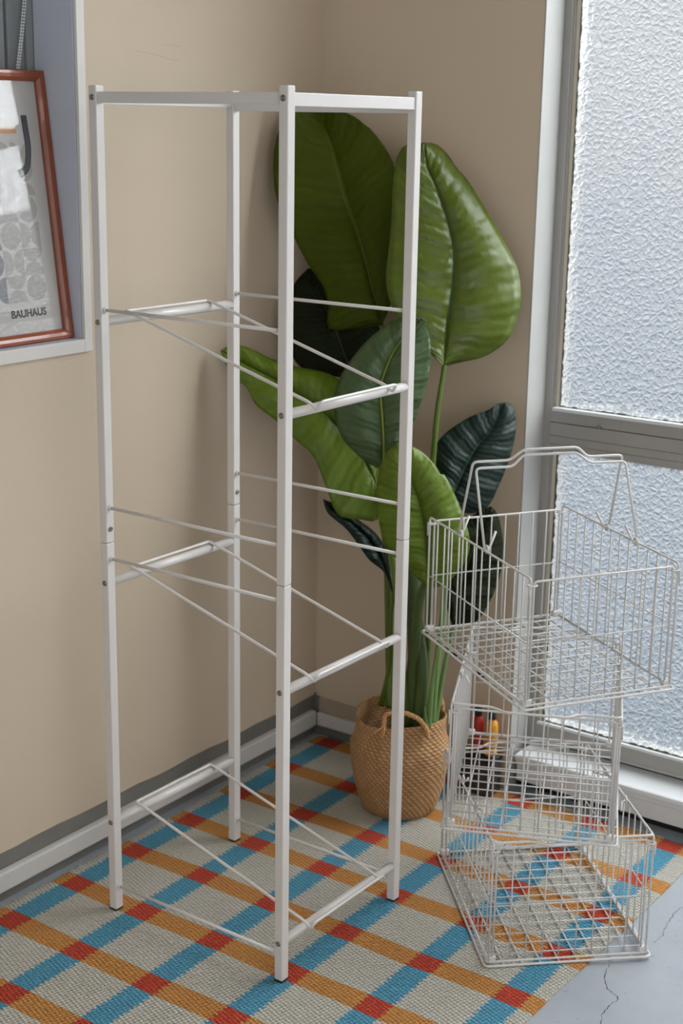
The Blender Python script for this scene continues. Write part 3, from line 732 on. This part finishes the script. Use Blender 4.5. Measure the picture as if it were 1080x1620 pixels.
leaf([(622, 938), (602, 880), (578, 846), (546, 818), (511, 790)],
     [(622, 938), (607, 905), (584, 886), (566, 861), (547, 836), (519, 812), (511, 790)],
     [(622, 938), (614, 890), (607, 864), (594, 844), (566, 822), (534, 800), (511, 790)],
     (2.68, 2.66), (2.67, 2.66), (2.69, 2.67), LM_DARK, 0.010, label='small folded dark leaf pointing left', seed=8)
leaf([(566, 604), (547, 566), (532, 524), (512, 480), (487, 425)],
     [(566, 604), (520, 593), (475, 580), (452, 540), (450, 490), (465, 450), (487, 425)],
     [(566, 604), (600, 580), (606, 545), (590, 500), (545, 450), (510, 430), (487, 425)],
     (2.73, 2.76), (2.72, 2.76), (2.75, 2.77), LM_BACK, 0.006, label='nearly black leaf behind the olive one', seed=9)  # uses the very dark leaf colour
# stems
stem([(672, 1150, 2.76), (678, 950, 2.70), (682, 780, 2.65), (690, 668, 2.61), (702, 584, 2.592), (704, 566, 2.594)], 0.0070, 0.0036, M_STEM)
stem([(655, 1150, 2.78), (648, 960, 2.74), (640, 760, 2.70), (624, 600, 2.68), (604, 514, 2.668)], 0.0075, 0.0038, M_STEMD)
stem([(645, 1150, 2.74), (628, 950, 2.66), (612, 820, 2.60), (606, 740, 2.595), (605, 690, 2.59)], 0.0065, 0.0032, M_STEM)
stem([(618, 1120, 2.80), (616, 1040, 2.79), (614, 960, 2.76), (611, 880, 2.72), (604, 820, 2.68), (597, 770, 2.642)], 0.0090, 0.0035, M_STEM)
stem([(650, 1150, 2.75), (654, 1050, 2.70), (662, 960, 2.62), (673, 920, 2.57), (677, 905, 2.552)], 0.0140, 0.0035, M_STEMD)
stem([(662, 1150, 2.73), (668, 1060, 2.70), (660, 980, 2.68), (652, 900, 2.66), (640, 840, 2.66)], 0.0120, 0.0080, M_STEMD)
stem([(683, 1145, 2.70), (690, 1060, 2.67), (702, 960, 2.66), (708, 880, 2.65), (713, 800, 2.642)], 0.0075, 0.0030, M_STEML)
stem([(678, 1150, 2.69), (684, 1080, 2.67), (696, 1000, 2.66), (700, 930, 2.65)], 0.0050, 0.0020, M_STEML)
stem([(688, 1148, 2.71), (700, 1070, 2.69), (712, 1010, 2.68), (720, 975, 2.672)], 0.0050, 0.0030, M_STEML)
stem([(676, 1160, 2.68), (673, 1132, 2.68), (672, 1118, 2.68)], 0.0032, 0.0008, M_STEML)
stem([(603, 1115, 2.82), (617, 1050, 2.78), (618, 990, 2.74), (622, 936, 2.68)], 0.0060, 0.0030, M_STEM)

# ------------------------------------------------------------------ framed poster in the niche
FWd, FHt = 0.300, 0.420; lean = math.atan2(0.050, 0.412)
fx = empty('framed_poster', (-0.0125, -0.6605, NZ0 + 0.0012))
# local x -> room +y, local y -> up along the picture, local z -> out of the picture (+x room)
Rm = Matrix(((0, -math.sin(lean), math.cos(lean)), (1, 0, 0), (0, math.cos(lean), math.sin(lean))))
fx.rotation_euler = Rm.to_euler()
tag(fx, 'grey patterned poster in a red-brown wooden frame leaning in the window niche', 'framed poster')
M_WOOD = mat('red_brown_varnished_wood', rgb(134, 64, 34), 0.3, noise=(18, 0.25), bump=(60, 0.1), coat=0.4)
mw, md = 0.0165, 0.014
bm = bmesh.new()
prf = [(0.0, -md), (0.0, -0.003), (0.002, -0.0006), (0.006, 0.0), (0.011, -0.0012), (mw - .001, -0.0045), (mw, -0.0065), (mw, -md)]
cor = [((-FWd, 0), (1, 1)), ((0, 0), (-1, 1)), ((0, FHt), (-1, -1)), ((-FWd, FHt), (1, -1))]
rings = [[bm.verts.new((c[0] + d_[0] * o_, c[1] + d_[1] * o_, z)) for o_, z in prf] for c, d_ in cor]
for i in range(4):
    A, B = rings[i], rings[(i + 1) % 4]
    for k in range(len(prf)): bm.faces.new((A[k], A[(k + 1) % len(prf)], B[(k + 1) % len(prf)], B[k]))
build('wooden_frame', bm, M_WOOD, fx)
bm = bmesh.new(); box(bm, -FWd + .012, -.012, .012, FHt - .012, -0.0125, -0.0105)
build('poster_sheet', bm, mat('poster_paper', rgb(196, 194, 190), 0.6, noise=(30, 0.03)), fx)
def disc(bm, cx, cy, r, a0=0, a1=2 * PI, z=-0.0102):
    n_ = 28; vs_ = [bm.verts.new((cx + r * math.cos(a0 + (a1 - a0) * k / n_), cy + r * math.sin(a0 + (a1 - a0) * k / n_), z)) for k in range(n_ + (0 if abs(a1 - a0 - 2 * PI) < .01 else 1))]
    bm.faces.new(vs_)
lg, dk = bmesh.new(), bmesh.new(); r_ = 0.0205
for ci in range(6):
    for ri in range(6):
        cx_ = -0.062 - ci * 2 * r_; cy_ = 0.086 + ri * 2 * r_
        tgt = lg if ci < 2 else dk
        k = (ci + ri) % 3
        if k == 0: disc(tgt, cx_, cy_, r_)
        elif k == 1: disc(tgt, cx_, cy_ - r_, r_, 0, PI); disc(tgt, cx_, cy_ + r_, r_, PI, 2 * PI)
        else: disc(tgt, cx_ - r_, cy_, r_, -PI / 2, PI / 2); disc(tgt, cx_ + r_, cy_, r_, PI / 2, 1.5 * PI)
build('pale_shapes', lg, mat('pale_grey_tone', rgb(168, 166, 161), 0.6, noise=(50, 0.06)), fx)  # first two columns of shapes in a paler grey
build('grey_print', dk, mat('grey_ink', rgb(120, 121, 124), 0.6, noise=(50, 0.08)), fx)
bm = bmesh.new()
tube(bm, fillet([(-0.047, 0.352, -0.0101), (-0.044, 0.300, -0.0101), (-0.052, 0.270, -0.0101), (-0.070, 0.262, -0.0101)], 0.02, 6), 0.006, 6)
bm.transform(Matrix.Translation((0, 0, -0.0101)) @ Matrix.Diagonal((1, 1, 0.02, 1)) @ Matrix.Translation((0, 0, 0.0101)))
build('dark_hook_print', bm, mat('dark_grey_ink', rgb(72, 73, 78), 0.6, noise=(50, 0.08)), fx)
bm = bmesh.new(); box(bm, -0.20, -0.066, 0.324, 0.334, -0.0105, -0.0101); build('tan_bar', bm, mat('tan_bar_tone', rgb(190, 150, 112), 0.6, noise=(40, 0.05)), fx)  # thin tan bar lying flat across the upper sheet
fc = bpy.data.curves.new('lettering', 'FONT'); fc.body = 'BAUHAUS'; fc.size = 0.0165; fc.extrude = 0.0001; fc.offset = 0.0004
fo = bpy.data.objects.new('lettering_curve', fc); me = bpy.data.meshes.new_from_object(fo); bpy.data.objects.remove(fo)
lo = link('lettering', me, None, fx); lo.location = (-0.122, 0.0425, -0.0101); me.materials.clear(); me.materials.append(mat('black_ink', rgb(44, 44, 46), 0.5, noise=(40, 0.05)))
bm = bmesh.new(); box(bm, -FWd + .013, -.013, .013, FHt - .013, -0.0085, -0.0068)
build('picture_glass', bm, clear_glass('picture_glass_face', 0.05), fx)

# ------------------------------------------------------------------ small things in the corner behind the baskets
def bottle(x, y, z, r, h, body, cap, label):
    e = empty('bottle', (x, y, z)); tag(e, label, 'bottle', 'bottles by the window')
    bm = bmesh.new(); lathe(bm, [(r * .92, 0), (r, .003), (r, h * .80), (r * .85, h * .88), (r * .45, h * .93), (r * .45, h)], 24, cap1=True); build('bottle_body', bm, body, e)
    bm = bmesh.new(); lathe(bm, [(r * .55, h * .95), (r * .62, h * .96), (r * .62, h * 1.13), (r * .4, h * 1.16)], 20, cap1=True); build('bottle_cap', bm, cap, e); return e
M_RED = mat('dark_red_plastic', rgb(150, 26, 18), 0.35, noise=(20, 0.1)); M_AMB = mat('amber_plastic', rgb(206, 138, 24), 0.35, noise=(20, 0.1))
M_CRATE = mat('dark_crate', rgb(44, 38, 34), 0.6, noise=(20, 0.2))
cy0 = -0.045; qa = hit(776, 1194, 1, cy0); qr = hit(754, 1190, 1, cy0); cx0 = (qa.x + qr.x) / 2 - 0.002; zb0 = qa.z
e = empty('storage_box', (cx0, cy0, 0)); tag(e, 'small dark low box behind the baskets holding two bottles', 'box')
bm = bmesh.new(); box(bm, -0.036, 0.030, -0.022, 0.022, 0.0, zb0 - 0.008, 0.003); build('box_body', bm, M_CRATE, e)
bm = bmesh.new(); box(bm, -0.038, 0.032, -0.024, 0.024, zb0 - 0.012, zb0 - 0.001, 0.002); build('box_lid', bm, M_BLACK, e)
bottle(qr.x, cy0, zb0, 0.0118, 0.078, M_RED, M_BLACK, 'small red bottle with black cap on the dark box')
bottle(qa.x, cy0, zb0, 0.0122, 0.078, M_AMB, M_BLACK, 'small amber bottle with black cap on the dark box')
for (px, py, r, lab) in ((761, 1067, 0.0075, 'lower round black knob on the wall beside the window surround'), (722, 1036, 0.0065, 'higher round black knob on the wall behind the plant stems')):
    q = hit(px, py, 1, -0.002); bm = bmesh.new()
    lathe(bm, [(r, 0), (r, 0.006), (r * .75, 0.011), (r * .45, 0.012)], 20, cap1=True); bm.transform(Matrix.Translation((q.x, -0.0002, q.z)) @ Matrix.Rotation(PI / 2, 4, 'X'))
    k = build('wall_knob', bm, M_BLACK); tag(k, lab, 'knob')
